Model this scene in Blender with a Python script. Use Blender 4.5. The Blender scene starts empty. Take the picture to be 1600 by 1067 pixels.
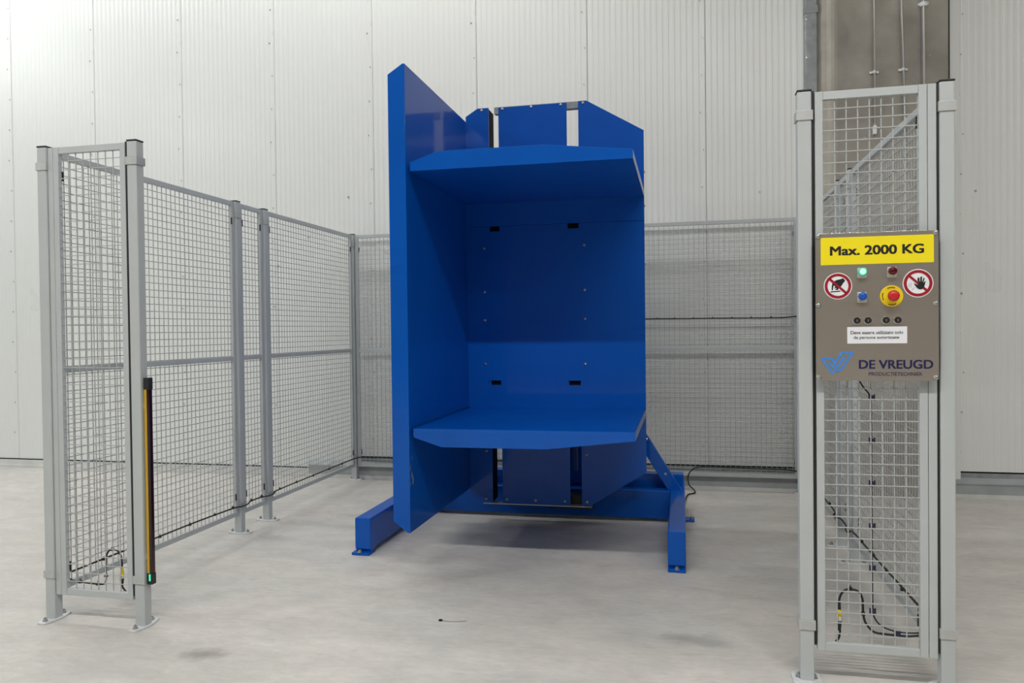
import bpy, bmesh, math, random
from mathutils import Vector, Matrix

random.seed(7)
scene = bpy.context.scene
col = scene.collection

# ------------------------------------------------------------------ camera
FPX, YAW, PITCH, ROLL, CAMH = 1208.34, 0.2168, -0.0146, -0.0114, 1.3254
c, s = math.cos(YAW), math.sin(YAW)
ct, st = math.cos(PITCH), math.sin(PITCH)
cr, sr = math.cos(ROLL), math.sin(ROLL)
right0 = Vector((c, s, 0)); fwd0 = Vector((-s, c, 0)); z0 = Vector((0, 0, 1))
fwd = ct * fwd0 + st * z0
up0 = -st * fwd0 + ct * z0
right = cr * right0 + sr * up0
up = cr * up0 - sr * right0
cd = bpy.data.cameras.new('camera')
cam = bpy.data.objects.new('camera', cd)
col.objects.link(cam)
cd.sensor_width = 36.0
cd.lens = FPX / 1600 * 36.0
cd.clip_start = 0.05
cd.clip_end = 100
M = Matrix((right, up, -fwd)).transposed().to_4x4()
M.translation = Vector((0, 0, CAMH))
cam.matrix_world = M
scene.camera = cam

# ------------------------------------------------------------------ exposure, world, lamps
scene.view_settings.view_transform = 'Standard'
scene.view_settings.look = 'None'
scene.view_settings.gamma = 1.0
scene.view_settings.use_curve_mapping = False
scene.view_settings.exposure = 0.0
w = bpy.data.worlds.new('world')
scene.world = w
w.use_nodes = True
w.node_tree.nodes['Background'].inputs[0].default_value = (0.8, 0.85, 0.9, 1)
w.node_tree.nodes['Background'].inputs[1].default_value = 0.05

LAMPZ = 6.0
def bay_and_fill_lamp(x, y, power, sx=3.0, sy=0.15, colr=(0.98, 1.0, 0.985)):
    ld = bpy.data.lights.new('bay_and_fill_lamp', 'AREA')
    ld.shape = 'RECTANGLE'; ld.size = sx; ld.size_y = sy
    ld.energy = power; ld.color = colr
    o = bpy.data.objects.new('bay_and_fill_lamp', ld)
    o.location = (x, y, LAMPZ)
    col.objects.link(o)
COOL, NEUTRAL, WARM = (0.965, 1.0, 0.995), (1.0, 0.995, 0.97), (1.0, 0.98, 0.93)
for x, y, p, k in ((-11.0, 1.5, 130, COOL), (-11.0, -3.5, 470, COOL), (-2.0, -0.75, 160, NEUTRAL), (1.0, -0.75, 215, NEUTRAL),
                   (4.0, 3.8, 30, WARM), (4.0, -3.5, 90, WARM), (7.0, 0.5, 70, WARM), (3.0, -8.0, 90, WARM), (-8.0, 5.4, 122, COOL), (-5.0, 5.4, 48, COOL), (-2.0, 5.4, 68, NEUTRAL)):  # last two WARM lamps are added fill: right wall, reflected red panel
    bay_and_fill_lamp(x, y, p, sx=1.0 if x < -10 else 3.0, colr=k)

# ------------------------------------------------------------------ helpers
class MB:
    def __init__(self):
        self.v = []; self.f = []
    def box(self, x0, x1, y0, y1, z0, z1):
        b = len(self.v)
        self.v += [(x, y, z) for z in (z0, z1) for y in (y0, y1) for x in (x0, x1)]
        for q in ((0, 2, 3, 1), (4, 5, 7, 6), (0, 1, 5, 4), (2, 6, 7, 3), (0, 4, 6, 2), (1, 3, 7, 5)):
            self.f.append(tuple(b + i for i in q))
        return self
    def prism(self, poly, axis, a0, a1):
        """poly of 2-D points; axis X: (y,z), Y: (x,z), Z: (x,y)"""
        def P(p, a):
            return {'X': (a, p[0], p[1]), 'Y': (p[0], a, p[1]), 'Z': (p[0], p[1], a)}[axis]
        b = len(self.v); n = len(poly)
        self.v += [P(p, a0) for p in poly] + [P(p, a1) for p in poly]
        self.f.append(tuple(b + i for i in range(n)))
        self.f.append(tuple(b + n + i for i in reversed(range(n))))
        for i in range(n):
            j = (i + 1) % n
            self.f.append((b + i, b + j, b + n + j, b + n + i))
        return self
    def cyl(self, p0, p1, r0, r1=None, n=12, caps=True):
        r1 = r0 if r1 is None else r1
        p0 = Vector(p0); p1 = Vector(p1); d = (p1 - p0).normalized()
        a = d.orthogonal().normalized(); bb = d.cross(a)
        b = len(self.v)
        for p, r in ((p0, r0), (p1, r1)):
            for i in range(n):
                t = 2 * math.pi * i / n
                self.v.append(tuple(p + r * (math.cos(t) * a + math.sin(t) * bb)))
        for i in range(n):
            j = (i + 1) % n
            self.f.append((b + i, b + j, b + n + j, b + n + i))
        if caps:
            self.f.append(tuple(b + i for i in reversed(range(n))))
            self.f.append(tuple(b + n + i for i in range(n)))
        return self
    def lathe(self, centre, prof, n=20):
        """profile (r, y) turned about the Y axis through centre"""
        b = len(self.v); m = len(prof)
        for r, y in prof:
            for i in range(n):
                t = 2 * math.pi * i / n
                self.v.append((centre[0] + r * math.cos(t), centre[1] + y, centre[2] + r * math.sin(t)))
        for k in range(m - 1):
            for i in range(n):
                j = (i + 1) % n
                self.f.append((b + k * n + i, b + k * n + j, b + (k + 1) * n + j, b + (k + 1) * n + i))
        self.f.append(tuple(b + i for i in range(n)))
        self.f.append(tuple(b + (m - 1) * n + i for i in reversed(range(n))))
        return self
    def tube(self, pts, r, n=7, sub=5):
        P = [Vector(p) for p in pts]
        if sub > 1 and len(P) > 2:
            Q = []
            for i in range(len(P) - 1):
                a, b_, c_, d = P[max(i - 1, 0)], P[i], P[i + 1], P[min(i + 2, len(P) - 1)]
                for k in range(sub):
                    t = k / sub
                    Q.append(0.5 * ((2 * b_) + (c_ - a) * t + (2 * a - 5 * b_ + 4 * c_ - d) * t * t + (-a + 3 * b_ - 3 * c_ + d) * t ** 3))
            P = Q + [P[-1]]
        b = len(self.v); prev = None
        for i, p in enumerate(P):
            t = (P[min(i + 1, len(P) - 1)] - P[max(i - 1, 0)]).normalized()
            if prev is None:
                a = t.orthogonal().normalized()
            else:
                a = prev - prev.dot(t) * t
                a = a.normalized() if a.length > 1e-6 else t.orthogonal().normalized()
            prev = a; bb = t.cross(a)
            for k in range(n):
                u = 2 * math.pi * k / n
                self.v.append(tuple(p + r * (math.cos(u) * a + math.sin(u) * bb)))
        for i in range(len(P) - 1):
            for k in range(n):
                j = (k + 1) % n
                self.f.append((b + i * n + k, b + i * n + j, b + (i + 1) * n + j, b + (i + 1) * n + k))
        self.f.append(tuple(b + k for k in reversed(range(n))))
        self.f.append(tuple(b + (len(P) - 1) * n + k for k in range(n)))
        return self
    def mesh(self, name, m, origin=(0, 0, 0), smooth=False):
        me = bpy.data.meshes.new(name)
        o = origin
        me.from_pydata([(x - o[0], y - o[1], z - o[2]) for x, y, z in self.v], [], self.f)
        bm = bmesh.new(); bm.from_mesh(me)
        bmesh.ops.recalc_face_normals(bm, faces=bm.faces)
        bm.to_mesh(me); bm.free()
        me.materials.append(m)
        if smooth:
            me.shade_smooth()
        return me
    def build(self, name, m, parent=None, bevel=0, smooth=False, kind=None, label=None, segs=2):
        org = wloc(parent) if parent else (0, 0, 0)
        me = self.mesh(name, m, org, smooth)
        o = bpy.data.objects.new(name, me)
        col.objects.link(o)
        if parent: o.parent = parent
        if bevel:
            b = o.modifiers.new('bevel', 'BEVEL'); b.width = bevel; b.segments = segs
            b.limit_method = 'ANGLE'; b.angle_limit = math.radians(35)
            b.harden_normals = False
        if kind: o['kind'] = kind
        if label: o['label'] = label
        return o

def wloc(o):
    v = Vector((0, 0, 0))
    while o:
        v += o.location; o = o.parent
    return v

def thing(name, label, cat, loc, group=None):
    o = bpy.data.objects.new(name, None)
    o.empty_display_size = 0.1
    o.location = loc
    col.objects.link(o)
    o['label'] = label; o['category'] = cat
    if group: o['group'] = group
    return o

def inst(name, me, loc, parent, label=None):
    """another object that shares mesh data; loc in world"""
    o = bpy.data.objects.new(name, me)
    o.parent = parent
    o.location = Vector(loc) - wloc(parent)
    col.objects.link(o)
    if label: o['label'] = label
    return o

# ------------------------------------------------------------------ materials
def mat(name, colr, rough=0.5, metal=0.0, coat=0.0, emit=None, strength=0, spec=0.5, noise=None, bump=None):
    m = bpy.data.materials.new(name); m.use_nodes = True
    nt = m.node_tree; p = nt.nodes['Principled BSDF']
    p.inputs['Base Color'].default_value = (*colr, 1)
    p.inputs['Roughness'].default_value = rough
    p.inputs['Metallic'].default_value = metal
    p.inputs['Coat Weight'].default_value = coat
    p.inputs['Coat Roughness'].default_value = 0.07
    p.inputs['Specular IOR Level'].default_value = spec
    if emit:
        p.inputs['Emission Color'].default_value = (*emit, 1)
        p.inputs['Emission Strength'].default_value = strength
    if noise:                       # (scale, lo, hi) : brightness wander
        tc = nt.nodes.new('ShaderNodeTexCoord')
        n = nt.nodes.new('ShaderNodeTexNoise'); n.inputs['Scale'].default_value = noise[0]; n.inputs['Detail'].default_value = 6
        r = nt.nodes.new('ShaderNodeMapRange')
        r.inputs['From Min'].default_value = 0.3; r.inputs['From Max'].default_value = 0.7
        r.inputs['To Min'].default_value = noise[1]; r.inputs['To Max'].default_value = noise[2]
        mx = nt.nodes.new('ShaderNodeMix'); mx.data_type = 'RGBA'; mx.blend_type = 'MULTIPLY'
        mx.inputs['Factor'].default_value = 1
        mx.inputs['A'].default_value = (*colr, 1)
        nt.links.new(tc.outputs['Object'], n.inputs['Vector'])
        nt.links.new(n.outputs['Fac'], r.inputs['Value'])
        nt.links.new(r.outputs['Result'], mx.inputs['B'])
        nt.links.new(mx.outputs['Result'], p.inputs['Base Color'])
    if bump:
        tc = nt.nodes.new('ShaderNodeTexCoord')
        n = nt.nodes.new('ShaderNodeTexNoise'); n.inputs['Scale'].default_value = bump[0]; n.inputs['Detail'].default_value = 4
        b = nt.nodes.new('ShaderNodeBump'); b.inputs['Strength'].default_value = bump[1]; b.inputs['Distance'].default_value = 0.002
        nt.links.new(tc.outputs['Object'], n.inputs['Vector'])
        nt.links.new(n.outputs['Fac'], b.inputs['Height'])
        nt.links.new(b.outputs['Normal'], p.inputs['Normal'])
    return m

BLUE = mat('blue_paint', (0.0, 0.088, 0.445), 0.4, spec=0.10, coat=0.42, noise=(3, 0.96, 1.04))
FENCE = mat('grey_fence_paint', (0.47, 0.495, 0.495), 0.42, noise=(5, 0.97, 1.03))
WIRE = mat('grey_wire', (0.42, 0.435, 0.43), 0.45)
ZINC = mat('zinc_plate', (0.70, 0.71, 0.72), 0.40, 0.2, noise=(30, 0.93, 1.05))
CLIP = mat('clip_steel', (0.50, 0.51, 0.50), 0.40, 0.35, noise=(25, 0.9, 1.05))
GALV = mat('galvanised_sheet', (0.30, 0.315, 0.325), 0.55, 0.25, noise=(14, 0.75, 1.15))
STEEL = mat('bolt_steel', (0.45, 0.45, 0.44), 0.35, 0.9)
BLACK = mat('black_plastic', (0.012, 0.012, 0.013), 0.45)
DARK = mat('dark_rail', (0.006, 0.006, 0.007), 0.7, spec=0.12)
RUBBER = mat('black_cable', (0.01, 0.01, 0.012), 0.5)
NAVYTIE = mat('cable_tie', (0.012, 0.013, 0.04), 0.5)
YELLOW = mat('yellow_print', (0.92, 0.75, 0.005), 0.45)
YPLAST = mat('yellow_plastic', (0.85, 0.62, 0.01), 0.4)
WHITE = mat('white_print', (0.82, 0.83, 0.86), 0.45)
RED = mat('red_print', (0.33, 0.004, 0.012), 0.45)
REDBTN = mat('red_button', (0.55, 0.015, 0.02), 0.35)
DKRED = mat('dark_red_lens', (0.09, 0.001, 0.003), 0.15)
DKBLUE = mat('navy_print', (0.012, 0.012, 0.075), 0.4)
LOGOBLUE = mat('light_blue_print', (0.06, 0.24, 0.66), 0.4)
BTNBLUE = mat('blue_button', (0.004, 0.09, 0.48), 0.3)
INK = mat('black_print', (0.006, 0.006, 0.007), 0.5)
GREYINK = mat('grey_print', (0.5, 0.5, 0.5), 0.5)
MUSTARD = mat('mustard_housing', (0.56, 0.34, 0.02), 0.4)
GREENLED = mat('green_led', (0.02, 0.4, 0.2), 0.3, emit=(0.06, 0.9, 0.48), strength=0.9)
BEZEL = mat('silver_bezel', (0.62, 0.60, 0.55), 0.35, 0.3)
GREEN = mat('lit_green_lens', (0.02, 0.35, 0.18), 0.3, emit=(0.03, 0.62, 0.32), strength=0.55)
GREENC = mat('lit_green_core', (0.3, 0.8, 0.6), 0.3, emit=(0.45, 1.0, 0.80), strength=1.0)
CHROME = mat('chrome_bezel', (0.75, 0.74, 0.70), 0.2, 0.9)
LENS = mat('dark_red_window', (0.02, 0.004, 0.005), 0.12)
PLINTHW = mat('white_kerb', (0.62, 0.62, 0.60), 0.5, noise=(6, 0.9, 1.05))
PLINTHG = mat('grey_sill', (0.36, 0.385, 0.39), 0.4, noise=(6, 0.85, 1.08))
BEIGE = mat('beige_strip', (0.46, 0.43, 0.37), 0.6, noise=(9, 0.85, 1.08))
DRUM = mat('dark_blue_paint', (0.0, 0.05, 0.27), 0.4)

def brushed(name):
    m = mat(name, (0.46, 0.42, 0.365), 0.30, 0.82)
    nt = m.node_tree; p = nt.nodes['Principled BSDF']
    tc = nt.nodes.new('ShaderNodeTexCoord'); mp = nt.nodes.new('ShaderNodeMapping')
    mp.inputs['Scale'].default_value = (6, 6, 700)
    n = nt.nodes.new('ShaderNodeTexNoise'); n.inputs['Scale'].default_value = 1.0; n.inputs['Detail'].default_value = 3
    r = nt.nodes.new('ShaderNodeMapRange')
    r.inputs['To Min'].default_value = 0.27; r.inputs['To Max'].default_value = 0.42
    nt.links.new(tc.outputs['Object'], mp.inputs['Vector']); nt.links.new(mp.outputs['Vector'], n.inputs['Vector'])
    nt.links.new(n.outputs['Fac'], r.inputs['Value']); nt.links.new(r.outputs['Result'], p.inputs['Roughness'])
    return m
BRUSHED = brushed('brushed_stainless')

def wall_material():
    m = mat('white_sandwich_panel', (0.755, 0.765, 0.745), 0.36, spec=0.45)
    nt = m.node_tree; p = nt.nodes['Principled BSDF']
    tc = nt.nodes.new('ShaderNodeTexCoord')
    n = nt.nodes.new('ShaderNodeTexNoise'); n.inputs['Scale'].default_value = 0.9; n.inputs['Detail'].default_value = 3
    r = nt.nodes.new('ShaderNodeMapRange'); r.inputs['From Min'].default_value = 0.3; r.inputs['From Max'].default_value = 0.7
    r.inputs['To Min'].default_value = 0.26; r.inputs['To Max'].default_value = 0.38
    nt.links.new(tc.outputs['Object'], n.inputs['Vector']); nt.links.new(n.outputs['Fac'], r.inputs['Value'])
    nt.links.new(r.outputs['Result'], p.inputs['Roughness'])
    # faint sheet unevenness
    b = nt.nodes.new('ShaderNodeBump'); b.inputs['Strength'].default_value = 0.12; b.inputs['Distance'].default_value = 0.02
    n2 = nt.nodes.new('ShaderNodeTexNoise'); n2.inputs['Scale'].default_value = 1.3; n2.inputs['Detail'].default_value = 2
    nt.links.new(tc.outputs['Object'], n2.inputs['Vector']); nt.links.new(n2.outputs['Fac'], b.inputs['Height'])
    nt.links.new(b.outputs['Normal'], p.inputs['Normal'])
    return m
WALL = wall_material()
WALLGAP = mat('panel_joint', (0.30, 0.30, 0.29), 0.7)
HALL = mat('hall_wall', (0.20, 0.19, 0.175), 0.6)
CEIL = mat('hall_ceiling', (0.22, 0.22, 0.22), 0.7)

def floor_material():
    m = mat('screed_concrete', (0.5, 0.49, 0.46), 0.5, spec=0.35)
    nt = m.node_tree; p = nt.nodes['Principled BSDF']; N = nt.nodes; L = nt.links
    tc = N.new('ShaderNodeTexCoord')
    def noise(scale, detail, rough=0.55, mapping=None, dist=0):
        n = N.new('ShaderNodeTexNoise'); n.inputs['Scale'].default_value = scale
        n.inputs['Detail'].default_value = detail; n.inputs['Roughness'].default_value = rough
        n.inputs['Distortion'].default_value = dist
        if mapping:
            mp = N.new('ShaderNodeMapping'); mp.inputs['Scale'].default_value = mapping
            L.new(tc.outputs['Object'], mp.inputs['Vector']); L.new(mp.outputs['Vector'], n.inputs['Vector'])
        else:
            L.new(tc.outputs['Object'], n.inputs['Vector'])
        return n.outputs['Fac']
    def rng(v, a, b, lo, hi):
        r = N.new('ShaderNodeMapRange'); r.inputs['From Min'].default_value = a; r.inputs['From Max'].default_value = b
        r.inputs['To Min'].default_value = lo; r.inputs['To Max'].default_value = hi
        L.new(v, r.inputs['Value']); return r.outputs['Result']
    def mul(a, b):
        x = N.new('ShaderNodeMath'); x.operation = 'MULTIPLY'; L.new(a, x.inputs[0]); L.new(b, x.inputs[1]); return x.outputs[0]
    v = rng(noise(0.8, 5), 0.3, 0.7, 0.90, 1.07)
    v = mul(v, rng(noise(4.5, 7, 0.62, (0.7, 1.3, 1), 0.6), 0.3, 0.7, 0.89, 1.08))
    v = mul(v, rng(noise(28, 5, 0.6, (0.55, 1.4, 1), 0.8), 0.3, 0.7, 0.92, 1.07))
    v = mul(v, rng(noise(7, 6, 0.6, (0.35, 2.2, 1), 1.2), 0.60, 0.74, 1.0, 0.85))      # scuffs
    v = mul(v, rng(noise(60, 2, 0.5), 0.72, 0.78, 1.0, 0.72))                          # specks
    v = mul(v, rng(noise(45, 2, 0.5, (1, 0.8, 1)), 0.70, 0.76, 1.0, 1.10))             # light chips
    # two oil stains seen in the photograph
    for (sx, sy, rx, ry, dark) in ((-1.93, 2.82, 0.105, 0.06, 0.56), (0.08, 3.36, 0.16, 0.08, 0.72)):
        mp = N.new('ShaderNodeMapping'); mp.inputs['Location'].default_value = (-sx / rx, -sy / ry, 0)
        mp.inputs['Scale'].default_value = (1 / rx, 1 / ry, 0)
        dn = N.new('ShaderNodeTexNoise'); dn.inputs['Scale'].default_value = 7; dn.inputs['Detail'].default_value = 6
        L.new(tc.outputs['Object'], dn.inputs['Vector'])
        L.new(tc.outputs['Object'], mp.inputs['Vector'])
        ln = N.new('ShaderNodeVectorMath'); ln.operation = 'LENGTH'; L.new(mp.outputs['Vector'], ln.inputs[0])
        ad = N.new('ShaderNodeMath'); ad.operation = 'MULTIPLY_ADD'
        L.new(dn.outputs['Fac'], ad.inputs[0]); ad.inputs[1].default_value = 2.6
        L.new(ln.outputs['Value'], ad.inputs[2])
        v = mul(v, rng(ad.outputs[0], 1.6, 2.5, dark, 1.0))
    hue = N.new('ShaderNodeMix'); hue.data_type = 'RGBA'
    hue.inputs['A'].default_value = (0.575, 0.555, 0.52, 1); hue.inputs['B'].default_value = (0.57, 0.535, 0.495, 1)
    L.new(rng(noise(1.6, 4), 0.35, 0.65, 0, 1), hue.inputs['Factor'])
    mx = N.new('ShaderNodeMix'); mx.data_type = 'RGBA'; mx.blend_type = 'MULTIPLY'; mx.inputs['Factor'].default_value = 1
    L.new(hue.outputs['Result'], mx.inputs['A']); L.new(v, mx.inputs['B'])
    L.new(mx.outputs['Result'], p.inputs['Base Color'])
    L.new(rng(noise(3, 5), 0.3, 0.7, 0.38, 0.58), p.inputs['Roughness'])
    b = N.new('ShaderNodeBump'); b.inputs['Strength'].default_value = 0.15; b.inputs['Distance'].default_value = 0.004
    L.new(noise(22, 6, 0.6, None, 0.5), b.inputs['Height']); L.new(b.outputs['Normal'], p.inputs['Normal'])
    return m
FLOOR = floor_material()

def column_material():
    m = mat('raw_concrete', (0.22, 0.205, 0.175), 0.75)
    nt = m.node_tree; p = nt.nodes['Principled BSDF']; N = nt.nodes; L = nt.links
    tc = N.new('ShaderNodeTexCoord')
    a = N.new('ShaderNodeTexNoise'); a.inputs['Scale'].default_value = 2.2; a.inputs['Detail'].default_value = 8; a.inputs['Distortion'].default_value = 0.5
    r = N.new('ShaderNodeValToRGB')
    r.color_ramp.elements[0].position = 0.30; r.color_ramp.elements[0].color = (0.24, 0.225, 0.195, 1)
    r.color_ramp.elements[1].position = 0.70; r.color_ramp.elements[1].color = (0.43, 0.405, 0.355, 1)
    b = N.new('ShaderNodeTexNoise'); b.inputs['Scale'].default_value = 16; b.inputs['Detail'].default_value = 3
    k = N.new('ShaderNodeMapRange'); k.inputs['From Min'].default_value = 0.70; k.inputs['From Max'].default_value = 0.76
    k.inputs['To Min'].default_value = 0; k.inputs['To Max'].default_value = 0.6
    mx = N.new('ShaderNodeMix'); mx.data_type = 'RGBA'; mx.inputs['B'].default_value = (0.5, 0.49, 0.45, 1)
    L.new(tc.outputs['Object'], a.inputs['Vector']); L.new(tc.outputs['Object'], b.inputs['Vector'])
    L.new(a.outputs['Fac'], r.inputs['Fac']); L.new(b.outputs['Fac'], k.inputs['Value'])
    L.new(r.outputs['Color'], mx.inputs['A']); L.new(k.outputs['Result'], mx.inputs['Factor'])
    L.new(mx.outputs['Result'], p.inputs['Base Color'])
    return m
CONC = column_material()

# ------------------------------------------------------------------ the setting
YW = 6.56            # face of the back wall panels
X0R, X1R, Y0R, HZ = -13.0, 9.0, -12.0, 8.0

def struct(name, mb, m, parent=None, **k):
    return mb.build(name, m, parent, kind='structure' if parent is None else None, **k)

struct('floor', MB().box(X0R, X1R, Y0R, 6.9, -0.2, 0), FLOOR)
struct('ceiling', MB().box(X0R, X1R, Y0R, 6.9, HZ, HZ + 0.2), CEIL)
struct('wall_left', MB().box(X0R - 0.2, X0R, Y0R, 6.9, 0, HZ), HALL)
struct('wall_right', MB().box(X1R, X1R + 0.2, Y0R, 6.9, 0, HZ), HALL)
struct('wall_front', MB().box(X0R, X1R, Y0R - 0.2, Y0R, 0, HZ), HALL)
d1 = struct('red_reflector_1', MB().box(4.0, 6.6, Y0R, Y0R + 0.05, 0, 2.6), mat('terracotta_reflector', (0.42, 0.10, 0.06), 0.5))  # unseen panel added to give the control plate a reddish reflection
for k in range(1, 6):
    MB().box(4.0, 6.6, Y0R + 0.05, Y0R + 0.06, k * 0.43 - 0.01, k * 0.43 + 0.01).build('panel_joint', DARK, d1)
wall_back = struct('wall_back', MB().box(X0R, X1R, YW + 0.012, 6.9, 0, HZ), WALLGAP)

def panel_mesh(wd, z_low, name):
    n = max(2, round(wd / 0.0484)); p = wd / n
    prof = [(0, YW + 0.012), (0.0, YW + 0.003), (0.006, YW)]
    for i in range(n):
        x = i * p
        if i > 0: prof += [(x, YW)]
        prof += [(x + 0.38 * p, YW), (x + 0.50 * p, YW - 0.0016), (x + 0.86 * p, YW - 0.0016)]
    prof += [(wd - 0.006, YW), (wd, YW + 0.003), (wd, YW + 0.012)]
    v = []; f = []
    for x, y in prof: v += [(x, y, z_low), (x, y, HZ)]
    for i in range(len(prof) - 1): f.append((2 * i, 2 * i + 2, 2 * i + 3, 2 * i + 1))
    me = bpy.data.meshes.new(name); me.from_pydata(v, [], f); me.materials.append(WALL)
    return me
JX0, JP = -6.571, 0.9678
full = panel_mesh(JP - 0.003, 0.085, 'wall_panel')
full2 = panel_mesh(JP - 0.003, 0.196, 'wall_panel')
screws = MB()
def joint_screws(x):
    k = 0
    z = 0.35
    while z < 5.2:
        screws.cyl((x - 0.035 + 0.012 * ((k * 7) % 3 - 1), YW, z), (x - 0.035 + 0.012 * ((k * 7) % 3 - 1), YW - 0.006, z), 0.006, n=6)
        z += 0.305; k += 1
for k in range(-6, 8):
    x = JX0 + JP * k
    if k < 7:
        inst('wall_panel', full if k < 4 else full2, (x + 0.0015, 0, 0), wall_back)
    else:
        inst('wall_panel', panel_mesh(1.06 - x - 0.0015, 0.196, 'wall_panel'), (x + 0.0015, 0, 0), wall_back)
    if -1 <= k: joint_screws(x)
for k in range(7):
    x = 2.085 + JP * k
    if x + JP < X1R + 0.3: inst('wall_panel', full2, (x + 0.0015, 0, 0), wall_back)
joint_screws(2.135)
for x, z in ((-2.95, 2.55), (-3.35, 2.2), (-3.66, 1.95), (0.62, 2.42), (2.2, 2.35)):
    screws.cyl((x, YW, z), (x, YW - 0.006, z), 0.009, n=8)
screws.build('panel_screws', STEEL, wall_back, kind='stuff')

# plinth at the foot of the wall
bl = struct('baseboard_back', MB().box(X0R, -3.36, 6.51, YW + 0.012, 0.0, 0.028), PLINTHW)
MB().box(X0R, -3.36, 6.53, YW + 0.012, 0.028, 0.075).build('kerb_face', PLINTHW, bl)
MB().box(X0R, -3.36, 6.552, YW + 0.012, 0.075, 0.085).build('shadow_gap', DARK, bl)
for nm, xa, xb in (('baseboard_back', -3.36, 1.06), ('baseboard_back', 2.03, X1R)):
    b2 = struct(nm, MB().box(xa, xb, 6.503, YW + 0.012, 0.0, 0.03), PLINTHW)
    MB().box(xa, xb, 6.515, YW + 0.012, 0.03, 0.105).build('sill_face', PLINTHG, b2)
    MB().prism([(6.508, 0.105), (6.508, 0.116), (YW - 0.012, 0.150), (YW + 0.012, 0.150), (YW + 0.012, 0.105)], 'X', xa, xb).build('sill_ridge', PLINTHG, b2)
    xf = max(xa, -2.86)
    MB().box(xf, xb, YW - 0.010, YW + 0.012, 0.150, 0.186).build('flashing', GALV, b2)
    MB().box(xf, xb, YW - 0.002, YW + 0.012, 0.186, 0.197).build('shadow_gap', DARK, b2)

# concrete column let into the wall, with its trims
cl = struct('column', MB().box(1.18, 1.985, 6.45, 6.90, 0, HZ), CONC, bevel=0.012)
MB().prism([(1.06, 6.545), (1.06, 6.9), (1.18, 6.9), (1.18, 6.47), (1.15, 6.47), (1.125, 6.50), (1.095, 6.50), (1.085, 6.52)], 'Z', 0, HZ).build('edge_strip', BEIGE, cl)
MB().box(1.985, 2.005, 6.50, 6.9, 0, HZ).build('shaded_gap', DARK, cl)  # dark strip painted in for the shadow line beside the column
MB().box(2.005, 2.083, 6.535, 6.9, 0.0, HZ).build('cover_strip', WALL, cl)
tr = struct('trim_1', MB().prism([(0.965, YW), (0.965, 6.515), (0.975, 6.505), (1.05, 6.505), (1.06, 6.515), (1.06, YW)], 'Z', 0.2, HZ), GALV)
for z in (2.85, 3.15, 3.45, 3.75):
    MB().cyl((0.975, 6.505, z), (0.975, 6.500, z), 0.007, n=8).build('screw', STEEL, tr)
MB().box(0.962, 1.063, 6.502, YW, 3.80, 3.86).build('lap_joint', GALV, tr)

# conduits on the column
def conduit(label, x0, x1, z0, r, clampz, cap=None, top=None):
    t = thing('conduit', label, 'conduit', (x0, 6.44, z0), 'conduits on the concrete column')
    MB().cyl((x0, 6.430, z0), (x1, 6.430, HZ - 0.01), r, n=12).build('pipe', CHROME, t, smooth=True)
    for z in clampz:
        x = x0 + (x1 - x0) * (z - z0) / (HZ - z0)
        MB().cyl((x, 6.430, z - 0.008), (x, 6.430, z + 0.008), r + 0.004, n=12).box(x - 0.032, x + 0.032, 6.436, 6.4495, z - 0.008, z + 0.008).build('clamp', ZINC, t)
    if cap:
        MB().box(x0 - 0.013, x0 + 0.013, 6.416, 6.4495, z0 - 0.062, z0 + 0.004).build('end_fitting', WHITE, t, bevel=0.004)
    if top:
        MB().cyl((x0, 6.430, top), (x0, 6.430, top + 0.03), r + 0.012, n=12).box(x0 - 0.035, x0 + 0.035, 6.43, 6.4495, top + 0.012, top + 0.028).build('coupling', WHITE, t)
    return t
conduit('thin metal conduit on the concrete column, leftmost, ending in a white fitting', 1.457, 1.452, 2.86, 0.010, (3.275,), cap=True)
conduit('thin metal conduit on the concrete column, middle and slightly tilted', 1.678, 1.55, 2.55, 0.011, (3.278,))
conduit('thickest metal conduit on the concrete column, rightmost with white coupling', 1.803, 1.80, 2.45, 0.014, (), top=3.74)

# ------------------------------------------------------------------ fence
XL1, XL2, XR1, XR2 = -2.880, -2.403, 0.446, 0.926
YF, Y3, Y4, YB = 3.054, 4.611, 4.961, 6.463
H = 2.20
PW = 0.025
bolt_me = MB().cyl((0, 0, 0), (0, 0, 0.003), 0.012, n=14).cyl((0, 0, 0.003), (0, 0, 0.012), 0.0085, n=6).cyl((0, 0, 0.012), (0, 0, 0.018), 0.0045, n=8).mesh('anchor_bolt', STEEL)
clip_me = {}

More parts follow.
